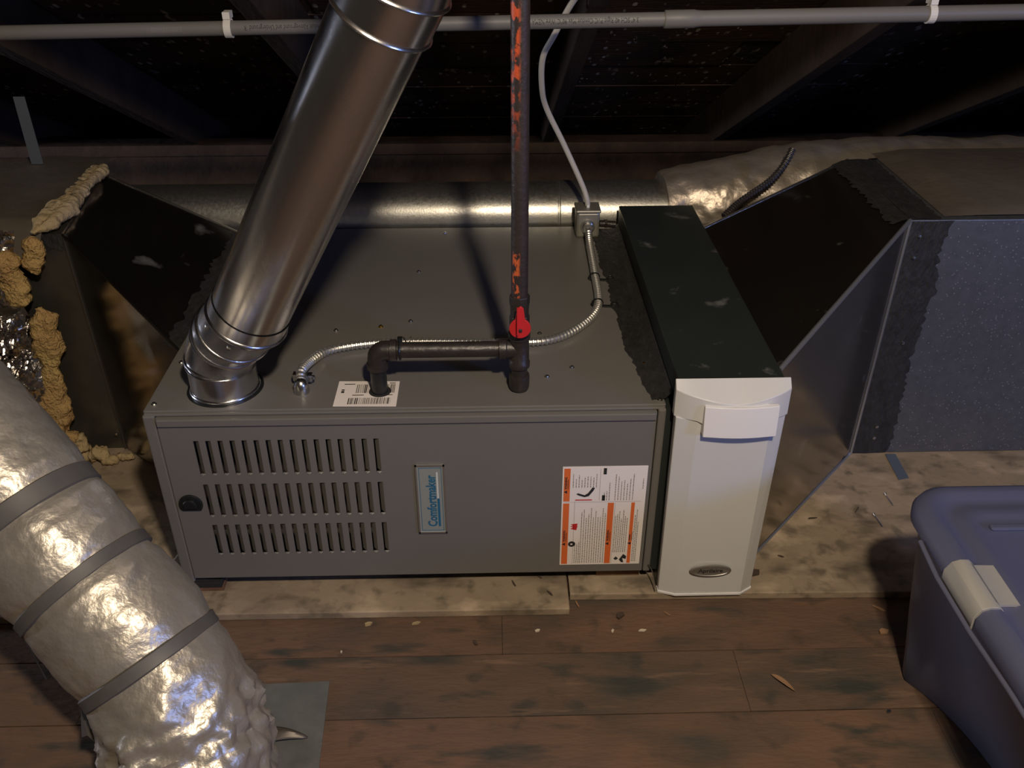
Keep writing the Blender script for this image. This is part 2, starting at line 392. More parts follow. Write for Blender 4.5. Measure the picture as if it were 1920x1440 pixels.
# warning label
wl = MB().box(.6835, .8285, PY-.0008, PY, .0675, .2895).build('warning_label', 'label_paper', fu)
LX, LZ, LW, LH = .6835, .0675, .145, .222; LY = PY-.0013
def lr(m, u0, u1, v0, v1): m.add([(LX+u0*LW, LY, LZ+v0*LH), (LX+u1*LW, LY, LZ+v0*LH), (LX+u1*LW, LY, LZ+v1*LH), (LX+u0*LW, LY, LZ+v1*LH)], [(0, 1, 2, 3)])
for u0, u1, v0, v1 in ((.018, .092, .665, .985), (.018, .092, .012, .645), (.555, .628, .012, .645), (.838, .880, .012, .645)):
    q = MB(); lr(q, u0, u1, v0, v1); ob = q.build('orange_band', 'orange_ink', wl)
    vm = v0+(v1-v0)*.38; wid = (u1-u0)*LW
    tx = text_mb('WARNING', wid*.50, lambda a, b: (LX+u0*LW+wid*.50-b, LY-.0003, LZ+vm*LH+a), .0002)
    tc = LX+u0*LW+wid*.32; tz = LZ+vm*LH-.006
    tx.add([(tc-.0035, LY-.0003, tz), (tc+.0025, LY-.0003, tz-.0035), (tc+.0025, LY-.0003, tz+.0035)], [(0, 1, 2)])
    tx.add([(tc+.0045-.001, LY-.0003, LZ+vm*LH), (tc+.0045, LY-.0003, LZ+vm*LH), (tc+.0045, LY-.0003, LZ+vm*LH+.021), (tc+.0045-.001, LY-.0003, LZ+vm*LH+.021)], [(0, 1, 2, 3)])
    tx.build('band_lettering', 'ink', ob)
pr = MB(); rnd = random.Random(3)
def lines(u0, u1, n, v0, v1, jit):
    for i in range(n):
        u = u0+(u1-u0)*i/max(1, n-1); v = v0; e = v1-rnd.random()*jit
        while v < e:
            L = rnd.uniform(.008, .028); lr(pr, u, u+.0085, v, min(v+L, e)); v += L+.005
lines(.175, .225, 3, .02, .25, .05); lines(.245, .53, 11, .02, .60, .12); lines(.655, .80, 7, .13, .61, .14); lines(.895, .935, 3, .03, .60, .2)
lines(.125, .40, 9, .80, .94, .07); lines(.50, .56, 3, .67, .90, .16); lines(.63, .84, 7, .67, .93, .16); lines(.955, .955, 1, .78, .88, 0)
for u, v0, v1 in ((.155, .01, .66), (.445, .67, .98), (.64, .01, .64)): lr(pr, u, u+.003, v0, v1)
for v in (.655,): lr(pr, .02, .95, v, v+.002)
pr.build('fine_print', 'ink_soft', wl)
for q4 in ((.478, .515, .668, .722), (.480, .517, .925, .985)):
    ic = MB(); lr(ic, *q4); ic.build('black_square', 'ink', wl)
ic = MB()
ic.add([(LX+u*LW, LY, LZ+v*LH) for u, v in ((.17, .735), (.19, .745), (.27, .725), (.31, .745), (.36, .80), (.39, .795), (.37, .765), (.32, .715), (.27, .705), (.20, .722))], [tuple(range(10))]); ic.build('hand_icon', 'ink', wl); ic = MB()
ic.add([(LX+(.14+.045*math.cos(t))*LW, LY, LZ+.225*LH+.045*LW*math.sin(t)) for t in [k*math.pi/8 for k in range(16)]], [tuple(range(16))]); ic.build('round_icon', 'ink', wl); ic = MB()
ic.add([(LX+u*LW, LY, LZ+v*LH) for u, v in ((.67, .06), (.70, .085), (.73, .06), (.70, .045))], [(0, 1, 2, 3)]); ic.build('head_icon', 'ink', wl); ic = MB()
ic.add([(LX+u*LW, LY, LZ+v*LH) for u, v in ((.74, .05), (.79, .11), (.83, .085), (.825, .055), (.78, .065), (.80, .02), (.77, .02))], [tuple(range(7))])
ic.build('worker_icon', 'ink', wl)
ri = MB(); ri.add([(LX+u*LW, LY, LZ+v*LH) for u, v in ((.115, .385), (.19, .37), (.20, .405), (.20, .44), (.15, .435), (.12, .43), (.15, .415), (.11, .41), (.15, .40))], [tuple(range(9))])
ri.build('flame_icon', 'red_ink', wl); ri = MB(); lr(ri, .16, .36, .672, .682); ri.build('red_bar', 'red_ink', wl)
wi = MB(); lr(wi, .125, .150, .218, .232); wi.v = [q+V((0, -.0003, 0)) for q in wi.v]; wi.build('icon_eye', 'label_paper', wl)
# bar-code label on the top, under the gas nipple
bcl = MB().slab([(.3055, .0065, T), (.4085, .004, T), (.4085, .0815, T), (.3055, .084, T)], (0, 0, .0006)).build('barcode_label', 'label_paper', fu)
bm_ = MB(); rnd = random.Random(5); BZ = T+.0009
def bars(x0, x1, y0, y1):
    x = x0
    while x < x1:
        a = rnd.choice([.0006, .0006, .0012, .0018]); bm_.add([(x, y0, BZ), (min(x+a, x1), y0, BZ), (min(x+a, x1), y1, BZ), (x, y1, BZ)], [(0, 1, 2, 3)]); x += a+rnd.choice([.0007, .0012, .0018])
bars(.338, .402, .045, .072); bars(.328, .398, .011, .030)
for a, b, y in ((.333, .352, .0385), (.380, .400, .0385), (.316, .334, .0735), (.392, .402, .0755)): bm_.add([(a, y-.001, BZ), (b, y-.001, BZ), (b, y+.0012, BZ), (a, y+.0012, BZ)], [(0, 1, 2, 3)])
bm_.add([(.3135, .046, BZ), (.3185, .046, BZ), (.3185, .052, BZ), (.3135, .052, BZ)], [(0, 1, 2, 3)]); bm_.add([(.3135, .0535, BZ), (.3185, .0535, BZ), (.3185, .057, BZ), (.3135, .057, BZ)], [(0, 1, 2, 3)])
bm_.build('bar_code', 'ink', bcl)
# pads below the furnace
pd = thing('vibration_pad', (.035, .03, .016), 'black rubber and cork pad under the left front furnace corner', 'pad', 'furnace pads')
MB().box(-.012, .068, -.010, .075, .016, .0265).build('cork_layer', 'cork', pd, bevel=.001)
MB().box(-.014, .067, -.012, .075, .0265, .0375).build('rubber_layer', 'rubber', pd, bevel=.001)
pd = thing('vibration_pad', (.79, .03, .016), 'thin dark pad under the furnace near the warning label', 'pad', 'furnace pads')
MB().box(.755, .836, .012, .075, .016, .030).build('cork_layer', 'cork', pd, bevel=.001)
MB().box(.755, .836, .012, .075, .030, .0455).build('rubber_layer', 'rubber', pd, bevel=.001)

# ------------------------------------------------------------------ flue pipe
fp = thing('flue_pipe', (.11, .07, T), 'shiny galvanized vent pipe leaning up from the furnace top', 'vent pipe')
c0, c1, c2, c3 = V((.1165, .070, T-.02)), V((.1175, .068, .466)), V((.140, .047, .514)), V((.198, -.006, .582))
c4 = V((.447, -.125, 1.03)); dirp = (c4-c3).normalized()
R = .0575
def ring(c, d, r, w_, name, m='galv_bright'):
    return MB().lathe(V(c)-V(d).normalized()*w_, d, [(0, r-.002), (w_*.4, r+.0012), (w_, r+.0026), (w_*1.6, r+.0012), (w_*2, r-.002)], 48).build(name, m, fp, smooth=50)
MB().tube([c0, c0+V((0, 0, .02)), c1], .0555, 48).build('collar', 'galv_bright', fp, smooth=40)
MB().lathe((.1165, .070, T), (0, 0, 1), [(0, .0575), (.002, .0585), (.005, .0578), (.007, .0555)], 48).build('collar_bead', 'galv_bright', fp, smooth=50)
MB().lathe((.1165, .070, T-.001), (0, 0, 1), [(0, .063), (.0016, .063)], 40).build('hole_rim', 'black_plastic', fp)
dA = (c2-c1).normalized(); dB = (c3-c2).normalized()
g1 = MB().tube([c1, (c1+c2)/2, c2], [.0555, .0565, .0565], 48).build('elbow_gore', 'galv_bright', fp, smooth=40)
g2 = MB().tube([c2, c2+(c3-c2)*.3, c3], [.0565, .0575, R+.001], 48).build('elbow_gore', 'galv_bright', fp, smooth=40)
ring(c1, V((.12, -.10, 1)), .0560, .0035, 'bead'); ring(c1-V((0, 0, .009)), V((.06, -.05, 1)), .0552, .0028, 'bead')
ring(c2+dB*.012, dB*.8+dA*.4, .0575, .0038, 'bead'); ring(c2+dB*.040, dB+dirp*.6, .0590, .0040, 'bead'); ring(c3-dirp*.006, dirp, .0615, .0042, 'bead')
MB().tube([c3-dirp*.012, c3, c3+dirp*.02], [.0612, .0612, .0608], 48, cap=False).build('crimp_sleeve', 'galv_bright', fp, smooth=40)
MB().tube([c3-dirp*.01]+[c3+(c4-c3)*(k/10) for k in range(1, 11)], R+.0015, 64).build('pipe', 'galv_bright', fp, smooth=40)
e0 = c4-dirp*.004
MB().tube([e0, e0+dirp*.02, e0+dirp*.045], .0622, 64).build('sleeve', 'galv_bright', fp, smooth=40)
ring(e0, dirp, .0625, .004, 'bead'); 
e1 = e0+dirp*.045; d2 = (dirp+V((-.06, -.02, .22))).normalized(); d3 = V((.12, -.12, 1)).normalized()
ring(e1, dirp+d2, .0635, .004, 'bead')
MB().tube([e1, e1+d2*.05, e1+d2*.11], .0635, 64).build('elbow_gore', 'galv_bright', fp, smooth=40)
e2 = e1+d2*.11; ring(e2, d2+d3, .0635, .004, 'bead')
MB().tube([e2, e2+d3*.1, e2+d3*.16], .0635, 64).build('upper_pipe', 'galv_bright', fp, smooth=40)
scm = MB().lathe((0, 0, 0), (0, 0, 1), [(0, .004), (.0025, .0038), (.003, .001)], 8).mesh('sheet_screw'); scm.materials.append(M['zinc'])
for an in (.15, 2.3): pass
for (c, d) in ((c3-dirp*.02, V((-.75, -.62, .2))), (c3-dirp*.02, V((-.2, -.95, -.2)))):
    d = (d-dirp*d.dot(dirp)).normalized(); inst('sheet_screw', scm, None, c+d*.0605, fp, d.to_track_quat('Z', 'Y').to_euler())

# ------------------------------------------------------------------ gas piping
GX, GY, GZ = .611, .05, .4855
gp = thing('gas_pipe', (GX, GY, T), 'dark iron gas line dropping to a tee and elbow above the furnace', 'gas pipe')
ri_ = MB().tube([(GX, GY, .555), (GX, GY, .8), (GX-.0008, GY, 1.27)], .0132, 24)
rs = ri_.build('riser', 'riser_iron', gp, smooth=40)
# riser texture space: recentre so X is across the pipe and Z is height above the furnace top
vb = MB(); vb.lathe((GX, GY, .512), (0, 0, 1), [(0, .0135), (.004, .0145), (.016, .0145), (.018, .0165), (.034, .0165), (.036, .0150), (.050, .0152), (.058, .0165), (.070, .0165), (.071, .0135)], 8)
vb.lathe((GX, GY-.010, .541), (0, -1, 0), [(0, .010), (.012, .010), (.014, .007), (.018, .007)], 16)
vl = vb.build('valve_body', 'black_iron', gp, bevel=.0008)
hd = MB(); hp = []
for k in range(29):
    an = math.radians(118+304*k/28); hp.append((GX+.0172*math.cos(an), GY-.030, .538+.0172*math.sin(an)))
hp += [(GX+.0055, GY-.030, .573), (GX+.001, GY-.030, .577), (GX-.004, GY-.030, .573)]
hd.slab(hp, (0, .004, 0)); hh = hd.build('valve_handle', 'red_plastic', gp, bevel=.001)
MB().obox((GX-.004, GY-.034, .553), (.0014, 0, 0), (0, .006, 0), (0, 0, .022)).build('handle_rib', 'red_plastic', hh, bevel=.0005)
MB().lathe((GX+.0005, GY-.0285, .535), (0, -1, 0), [(0, .0032), (.003, .0032), (.0035, .002)], 12).build('handle_nut', 'black_iron', hh)
te = MB()
te.lathe((GX, GY, .452), (0, 0, 1), [(0, .0150), (.001, .0172), (.010, .0175), (.012, .0160), (.052, .0160), (.054, .0178), (.064, .0178), (.066, .015)], 24)
te.lathe((GX, GY, GZ), (-1, 0, 0), [(0, .0155), (.020, .0155), (.022, .0172), (.033, .0172), (.034, .0150)], 24)
te.build('tee', 'black_iron', gp, smooth=40)
MB().lathe((GX, GY, .508), (0, 0, 1), [(0, .0165), (.004, .0168), (.008, .0140), (.012, .0140)], 24).build('thread_sealant', 'black_plastic', gp, smooth=40)
dl = MB().lathe((GX, GY, .407), (0, 0, 1), [(0, .008), (.001, .0130), (.004, .0158), (.008, .0168), (.026, .0172), (.030, .0165), (.031, .0132), (.046, .0132)], 24).build('drip_leg_cap', 'black_iron', gp, smooth=50)
EX = .380
MB().tube([(GX-.025, GY, GZ), (EX+.02, GY, GZ)], .0132, 24).build('horizontal_nipple', 'black_iron', gp, smooth=40)
el = MB()
arc = [(EX+.030, GY, GZ), (EX+.012, GY, GZ)]+[(EX+.012-.014*math.sin(t), GY, GZ-.014+.014*math.cos(t)) for t in [math.pi/2*k/6 for k in range(1, 7)]]+[(EX-.002, GY, GZ-.032)]
el.tube(arc, .0158, 24)
el.lathe((EX+.020, GY, GZ), (1, 0, 0), [(0, .0155), (.001, .0178), (.011, .0178), (.012, .0150)], 24)
el.lathe((EX-.002, GY, GZ-.022), (0, 0, -1), [(0, .0155), (.001, .0178), (.011, .0178), (.012, .0150)], 24)
el.build('elbow', 'black_iron', gp, smooth=40)
MB().tube([(EX-.002, GY, GZ-.03), (EX-.002, GY, T-.01)], .0135, 24).build('drop_nipple', 'black_plastic', gp, smooth=40)
MB().lathe((EX-.002, GY, T+.0006), (0, 0, 1), [(0, .0185), (.0006, .0185), (.001, .014)], 24).build('entry_gasket', 'rubber', gp)

# ------------------------------------------------------------------ armoured cable over the furnace top
ac = thing('armored_cable', (.45, .2, T), 'ribbed metal armored cable curving across the furnace top', 'cable')
AZ = .4145
path = spline([(.2465, .058, .424), (.2445, .082, .430), (.2520, .1377, .418), (.2779, .178, AZ), (.3516, .2005, AZ), (.4479, .2040, AZ), (.6024, .1970, AZ), (.6805, .2097, AZ), (.745, .2747, AZ), (.7754, .3523, AZ), (.7818, .4884, AZ), (.7845, .62, .420), (.7860, .672, .432)], 30)
pth = resample(path, .0020); pat = [.0064, .0084, .0084, .0064]
MB().tube(pth, [pat[i % 4] for i in range(len(pth))], 12).build('metal_sheath', 'cable_armor', ac, smooth=20)
cn = MB(); cn.lathe((.2475, .052, T), (0, 0, 1), [(0, .013), (.003, .0135), (.008, .0125), (.016, .0120), (.023, .0085), (.026, .003)], 20)
cn.obox((.2350, .074, .424), (.0035, 0, 0), (0, .006, 0), (0, 0, .006)); cn.obox((.2590, .072, .423), (.0045, 0, 0), (0, .006, 0), (0, 0, .006))
cc = cn.build('box_connector', 'zinc', ac, smooth=40)
MB().lathe((.2640, .069, .424), (1, -.3, .2), [(0, .004), (.004, .004), (.005, .002)], 10).build('clamp_screw', 'zinc', cc)
for x, y, s_ in ((.7795, .472, 1), (.7735, .352, 1)):
    tm = MB().tube([(x+.0105*math.cos(t), y, AZ+.0100*math.sin(t)-.0005) for t in [2*math.pi*k/16 for k in range(17)]], .0018, 6)
    tm.obox((x+.026, y-.003, T+.003), (.016, -.002, 0), (0, .003, 0), (0, 0, .0012)); tm.obox((x+.034, y-.004, T+.005), (.006, 0, 0), (0, .006, 0), (0, 0, .004))
    tt = tm.build('cable_tie', 'black_plastic', ac)
    inst('tie_screw', scm, None, (x+.033, y-.004, T+.009), tt)
tm = MB().tube([(.4165, GY+.0152*math.cos(t), GZ+.0152*math.sin(t)) for t in [2*math.pi*k/20 for k in range(21)]], .0018, 6)
tm.tube(spline([(.4165, GY+.010, GZ+.012), (.4165, GY+.06, GZ-.01), (.418, .17, AZ+.012), (.418, .215, AZ+.004)], 5), .0012, 6); tm.obox((.4170, GY+.006, GZ+.016), (.004, 0, 0), (0, .004, 0), (0, 0, .004))
tm.build('cable_tie', 'black_plastic', ac)

# ------------------------------------------------------------------ junction box and white cable
jb = thing('junction_box', (.787, .72, T), 'small grey metal junction box at the back of the furnace top', 'junction box')
MB().box(.7605, .8135, .698, .748, T, .468).build('box_body', 'box_grey', jb, bevel=.006)
MB().box(.7585, .8155, .694, .752, .466, .4735).build('cover', 'box_grey', jb, bevel=.003)
MB().lathe((.7865, .700, .434), (0, -1, 0), [(0, .0165), (.004, .0165), (.005, .0125), (.017, .0120), (.018, .009)], 20).build('cable_connector', 'zinc', jb, smooth=40)
jt = MB().tube([(.815, .712, .436), (.851, .712, .433)], .008, 12).build('side_nipple', 'black_iron', jb, smooth=40)
MB().lathe((.826, .712, .436), (1, 0, 0), [(0, .011), (.006, .011)], 6).build('locknut', 'black_iron', jt)
MB().box(.7835, .7905, .711, .727, .4735, .480).build('cable_clamp', 'white_plastic', jb, bevel=.001)
wc = spline([(.787, .722, .476), (.784, .724, .492), (.7729, .735, .5216), (.732, .75, .606), (.6905, .735, .690), (.6773, .70, .745), (.676, .66, .812), (.6960, .635, .860), (.722, .61, .915), (.740, .585, .948), (.745, .56, .97)], 10)
tag(MB().tube(wc, .0062, 10).build('white_cable', 'white_cable', smooth=60, origin=(.787, .722, .476)), 'white plastic cable rising from the junction box into the rafters', 'cable')

# ------------------------------------------------------------------ air cleaner
CX0, CX1, CY0, CY1, CZ = .8625, 1.0335, -.020, .752, .463
cl = thing('air_cleaner', (.947, .37, .016), 'dark green air cleaner cabinet with tall white front door', 'air cleaner')
MB().box(CX0, CX1, CY0, CY1, .020, CZ).build('housing', 'cleaner_green', cl, bevel=.002)
MB().box(.8505, CX0, -.004, .75, .046, .400).build('joining_flange', 'cleaner_green', cl)
def oct_(z, yo=0, inset=0): return [(.8595+inset, -.020, z), (.8595+inset, -.037+yo, z), (.8935, -.047+yo, z), (1.0120, -.047+yo, z), (1.0385-inset, -.032+yo, z), (1.0385-inset, -.020, z)]
dr = MB(); a = oct_(.019, .004, .004); b = oct_(.405); dr.add(a+b, [tuple(range(5, -1, -1)), tuple(range(6, 12))]+[(i, (i+1) % 6, 6+(i+1) % 6, 6+i) for i in range(6)])
dw = dr.build('front_door', 'cleaner_white', cl, bevel=.0015)
lip = MB(); lip.slab([(x, y-.002, .0175) for x, y, z in oct_(.0, .004, .003)], (0, 0, .004)); lip.build('door_lip', 'latch_white', dw)
cap = MB(); ncp = 17; outl = []
for k in range(ncp):
    t = k/(ncp-1); x = .8570+(1.0415-.8570)*t
    y = -.030-.026*min(1, math.sin(math.pi*t)**.8*1.1)
    outl.append((x, y))
zb_ = lambda x: .399 if .895 < x < 1.013 else .4035
vs = [(x, -.018, .466) for x, y in outl]+[(x, y, .452-.10*(abs(y)-.03)*0-.014*(1-abs(2*(x-.949)/.1845))) for x, y in outl]+[(x, y-.001, zb_(x)) for x, y in outl]+[(x, -.018, zb_(x)) for x, y in outl]
fs = []
for rr in range(3):
    for k in range(ncp-1): fs.append((rr*ncp+k, rr*ncp+k+1, (rr+1)*ncp+k+1, (rr+1)*ncp+k))
fs += [tuple(k*ncp for k in range(4)), tuple(k*ncp+ncp-1 for k in range(4))]
for k in range(ncp-1): fs.append((3*ncp+k, 3*ncp+k+1, k+1, k))
cp = cap.add(vs, fs).build('top_cap', 'cleaner_white', cl, smooth=35, bevel=.001)
la = MB(); o = []; nla = 9
for k in range(nla):
    t = k/(nla-1); o.append((.8995+(1.0175-.8995)*t, -.0605-.0055*math.sin(math.pi*t)))
vs = [(x, y+.003, .4365) for x, y in o]+[(x, y-.003, .3830) for x, y in o]+[(x, -.046, .3830) for x, y in o]+[(x, -.050, .4365) for x, y in o]; fs = []
for rr in range(4):
    for k in range(nla-1): fs.append((rr*nla+k, rr*nla+k+1, ((rr+1) % 4)*nla+k+1, ((rr+1) % 4)*nla+k))
fs += [(0, nla, 2*nla, 3*nla), (nla-1, 2*nla-1, 3*nla-1, 4*nla-1)]
la.add(vs, fs).build('latch', 'latch_white', cl, smooth=35, bevel=.001)
ov = MB(); n = 40; er = [(1, -.0465), (1, -.0495), (.90, -.0505), (.86, -.0495)]
for sc_, y in er: ov.v += [V((.950+.0372*sc_*math.cos(2*math.pi*k/n), y, .0818+.0135*(sc_ if sc_ == 1 else sc_-.08)*math.sin(2*math.pi*k/n))) for k in range(n)]
for rr in range(3): ov.f += [(rr*n+k, rr*n+(k+1) % n, (rr+1)*n+(k+1) % n, (rr+1)*n+k) for k in range(n)]
ov.f.append(tuple(3*n+k for k in range(n)))
ob = ov.build('maker_badge', 'badge_silver', dw, smooth=40)
text_mb('Aprilaire', .0125, lambda u, v: (.950+u, -.0500, .0785+v), .0002, 'CENTER').build('lettering', 'ink', dw)
# brushed sealant over the joint on the furnace top
sl = MB(); L_ = []; rnd = random.Random(11)
nS = 90
for k in range(nS+1):
    y = .012+.735*k/nS; t = k/nS
    xl = .8285-.012*t-.018*min(1, t*5)+rnd.uniform(-.0025, .0025)+.005*nz((0, y*12, 0))
    L_.append((xl, y))
sl.v = [V((x, y, T+.0002)) for x, y in L_]+[V((x+.004, y, T+.0018+rnd.random()*.0008)) for x, y in L_]+[V((.851, y, T+.003+rnd.random()*.001)) for x, y in L_]+[V((.8615, y, T+.016)) for x, y in L_]
for rr in range(3): sl.f += [(rr*(nS+1)+k, rr*(nS+1)+k+1, (rr+1)*(nS+1)+k+1, (rr+1)*(nS+1)+k) for k in range(nS)]
sl.build('joint_sealant', 'mastic', cl, smooth=60)
tag(MB().tube(spline([(.845, -.013, .066), (.851, -.020, .060), (.856, -.030, .040), (.858, -.034, .020)], 6), .0011, 6).build('loose_wire', 'zinc', origin=(.85, -.02, .016)), 'thin bare wire hanging between furnace corner and white door', 'wire')

# ------------------------------------------------------------------ right duct: transition + trunk
rd = thing('return_duct', (1.6, .56, .016), 'galvanized return duct flaring from the air cleaner to the right trunk', 'duct')
A = [(1.034, .018, .458), (1.034, .625, .458), (1.375, .752, .566), (1.370, .3846, .566)]      # top quad
B0, B1 = (1.034, .028, .017), (1.3625, .3846, .017)
def quad_t(nm, poly, th, mt, par): return MB().slab(poly, th).build(nm, mt, par)
quad_t('top_sheet', [A[0], A[1], A[2]], (0, 0, -.0012), 'galv_mirror', rd)
quad_t('top_sheet', [A[0], A[2], A[3]], (0, 0, -.0012), 'galv_mirror', rd)
quad_t('front_sheet', [A[0], A[3], B1], (.0008, .0008, 0), 'galv_mirror', rd)
quad_t('front_sheet', [A[0], B1, B0], (.0008, .0008, 0), 'galv_mirror', rd)
quad_t('back_sheet', [A[1], A[2], (1.375, .752, .017), (1.034, .625, .017)], (0, -.001, 0), 'galv_mirror', rd)
MB().slab([(1.371, .3846, .017), (2.4, .3846, .017), (2.4, .752, .017), (1.371, .752, .017)], (0, 0, .55)).build('trunk', 'galv_trunk', rd, bevel=.002)
def seam(p, q, r, nm, mt, par, side=(0, -1, 0)):
    p, q = V(p), V(q); return MB().tube([p, (p+q)/2, q], r, 6).build(nm, mt, par)
seam(A[0], V(A[3])+V((0, 0, .001)), .0042, 'standing_seam', 'duct_seam', rd); seam(V(A[3])+V((0, -.002, 0)), V(B1)+V((0, -.002, 0)), .0036, 'standing_seam', 'duct_seam', rd)
seam(A[1], A[2], .0035, 'standing_seam', 'zinc', rd); seam(B0, B1, .0035, 'standing_seam', 'duct_seam', rd)
rnd = random.Random(21)
def rag(p0, p1, out, th, nm, mt, par, nseg=28, amp=.012, wid=.05):
    p0, p1, out, th = map(V, (p0, p1, out, th)); m = MB(); pa = []; pb = []
    for k in range(nseg+1):
        p = p0+(p1-p0)*(k/nseg); wv = wid+rnd.uniform(-amp, amp)*.6+amp*nz(p, 14, 3)
        pa.append(p); pb.append(p+out*wv)
    m.v = [p+th*.3 for p in pa]+[p+th*rnd.uniform(.7, 1.2) for p in [(a*.6+b*.4) for a, b in zip(pa, pb)]]+[p+th*.1 for p in pb]
    for rr in range(2): m.f += [(rr*(nseg+1)+k, rr*(nseg+1)+k+1, (rr+1)*(nseg+1)+k+1, (rr+1)*(nseg+1)+k) for k in range(nseg)]
    return m.build(nm, mt, par, smooth=60)
rag((1.371, .750, .567), (1.371, .386, .567), (1, 0, 0), (0, 0, .003), 'duct_mastic', 'mastic', rd, wid=.062, amp=.006, nseg=60)
rag((1.369, .384, .566), (1.362, .384, .018), (1, 0, 0), (0, -.003, 0), 'duct_mastic', 'mastic', rd, wid=.082, amp=.009, nseg=70)
rag((1.373, .748, .567), (1.369, .388, .567), (-.93, 0, -.29), (0, 0, .003), 'duct_mastic', 'mastic', rd, wid=.035, amp=.009, nseg=50)
rag((1.362, .3840, .25), (1.359, .381, .018), (-.68, -.73, 0), (-.002, -.003, 0), 'duct_mastic', 'mastic', rd, wid=.085, amp=.02, nseg=30)
for z in (.06, .09, .30, .49, .535): inst('screw', scm, None, (1.385+rnd.uniform(-.005, .03), .3815, z), rd, (math.pi/2, 0, 0))
# insulation on top of the right trunk
def top_blanket(u, v):
    x = 1.442+.95*u; y = .40+.39*v
    z = .572+.020*math.sin(math.pi*min(1, v*1.0))*.6+.006*nz((x*4, y*4, 0))+(.006 if v > .02 else 0)
    k = min(1, u*14); z = .5685*(1-k)+z*k
    return (x, y, z)
tag(MB().grid(top_blanket, 60, 24).build('insulation_blanket', 'foil_dusty', smooth=60, origin=(1.9, .6, .572)), 'dusty brown insulation facing lying on the right trunk duct', 'insulation')
tag(MB().slab([(1.438, .377, .0165), (1.461, .377, .0165), (1.457, .291, .0165), (1.4325, .285, .0165)], (0, 0, .0018)).build('metal_strap', 'steel_flat', origin=(1.447, .33, .0165)), 'flat grey metal strap sticking out from under the right trunk', 'strap')

# ------------------------------------------------------------------ left duct: transition + trunk
ld = thing('supply_duct', (-.55, .62, .016), 'galvanized supply duct flaring from the furnace to the left trunk', 'duct')
LT = [(-.001, .205, .400), (-.001, .745, .400), (-.322, .805, .530), (-.272, .4456, .530)]
LB0, LB1 = (-.001, .205, .05), (-.263, .4456, .017)
quad_t('top_sheet', [LT[0], LT[1], LT[2]], (0, 0, -.0012), 'galv_mirror', ld); quad_t('top_sheet', [LT[0], LT[2], LT[3]], (0, 0, -.0012), 'galv_mirror', ld)
quad_t('front_sheet', [LT[0], LT[3], LB1], (-.0008, .0008, 0), 'galv_mirror', ld); quad_t('front_sheet', [LT[0], LB1, LB0], (-.0008, .0008, 0), 'galv_mirror', ld)
quad_t('back_sheet', [LT[1], LT[2], (-.322, .805, .017), (-.001, .745, .05)], (0, -.001, 0), 'galv_mirror', ld)
MB().add([(-1.5, .4456, .017), (-.266, .4456, .017), (-.322, .81, .017), (-1.5, .81, .017), (-1.5, .4456, .529), (-.276, .4456, .529), (-.324, .81, .529), (-1.5, .81, .529)],
         [(0, 1, 2, 3), (4, 5, 6, 7), (0, 1, 5, 4), (1, 2, 6, 5), (2, 3, 7, 6), (3, 0, 4, 7)]).build('trunk', 'galv_dull', ld)
seam(V(LT[3])+V((0, -.002, 0)), V(LB1)+V((0, -.002, 0)), .0030, 'standing_seam', 'galv_dull', ld); seam(LT[0], LT[3], .0036, 'standing_seam', 'galv_mirror', ld)
seam(LT[1], LT[2], .0035, 'standing_seam', 'zinc', ld); seam(LT[2], LT[3], .003, 'standing_seam', 'galv_mirror', ld)
rag((-.002, .210, .401), (-.002, .74, .401), (-.93, 0, .36), (0, 0, .002), 'duct_mastic', 'mastic', ld, wid=.03, amp=.010, nseg=50)
MB().slab([(-.338, .4452, .532), (-.262, .4452, .532), (-.2635, .4452, .512), (-.280, .4452, .497), (-.296, .4452, .503), (-.312, .4452, .495), (-.334, .4452, .508)], (0, -.0025, 0)).build('duct_mastic', 'mastic', ld)
inst('screw', scm, None, (-.275, .443, .055), ld, (math.pi/2, 0, 0)); inst('screw', scm, None, (-.03, .232, .412), ld)

# insulation wrapped on the left trunk: facing on top and front, torn fibreglass edges
iw = thing('trunk_insulation', (-.75, .5, .016), 'torn yellow fiberglass wrap with foil facing on the left trunk', 'insulation')
EDGE = [(.03, -.350), (.107, -.363), (.149, -.367), (.242, -.353), (.342, -.337), (.414, -.344), (.4835, -.350), (.56, -.330)]
def edge_x(z):
    for (za, xa), (zb2, xb) in zip(EDGE, EDGE[1:]):
        if z <= zb2: return xa+(xb-xa)*max(0, (z-za)/(zb2-za))
    return EDGE[-1][1]
def tblank(u, v):
    y = .40+.47*v; xe = -.306-.012*v+.006*nz((0, y*20, 0))
    x = -1.5+(xe+1.5)*u
    return (x, y, .550+.014*math.sin(math.pi*v)+.010*nz((x*5, y*5, 1))*min(1, (1-u)*12)-(.05*(1-v*8) if v < .125 else 0))
MB().grid(tblank, 70, 40).build('top_facing', 'foil_dusty', iw, smooth=70)
def fblank(u, v):
    z = .03+.525*v; x1 = edge_x(z)-.012-.012*nz((z*18, 2, 0)); x = -1.5+(x1+1.5)*u
    d = .020*noise.fractal(V((x*8, 0, z*8)), .7, 2, 5)
    return (x, .398+d+.03*max(0, v-.93)*14*.5, z)
MB().grid(fblank, 200, 80).build('crumpled_foil', 'foil_crumpled', iw, smooth=14)
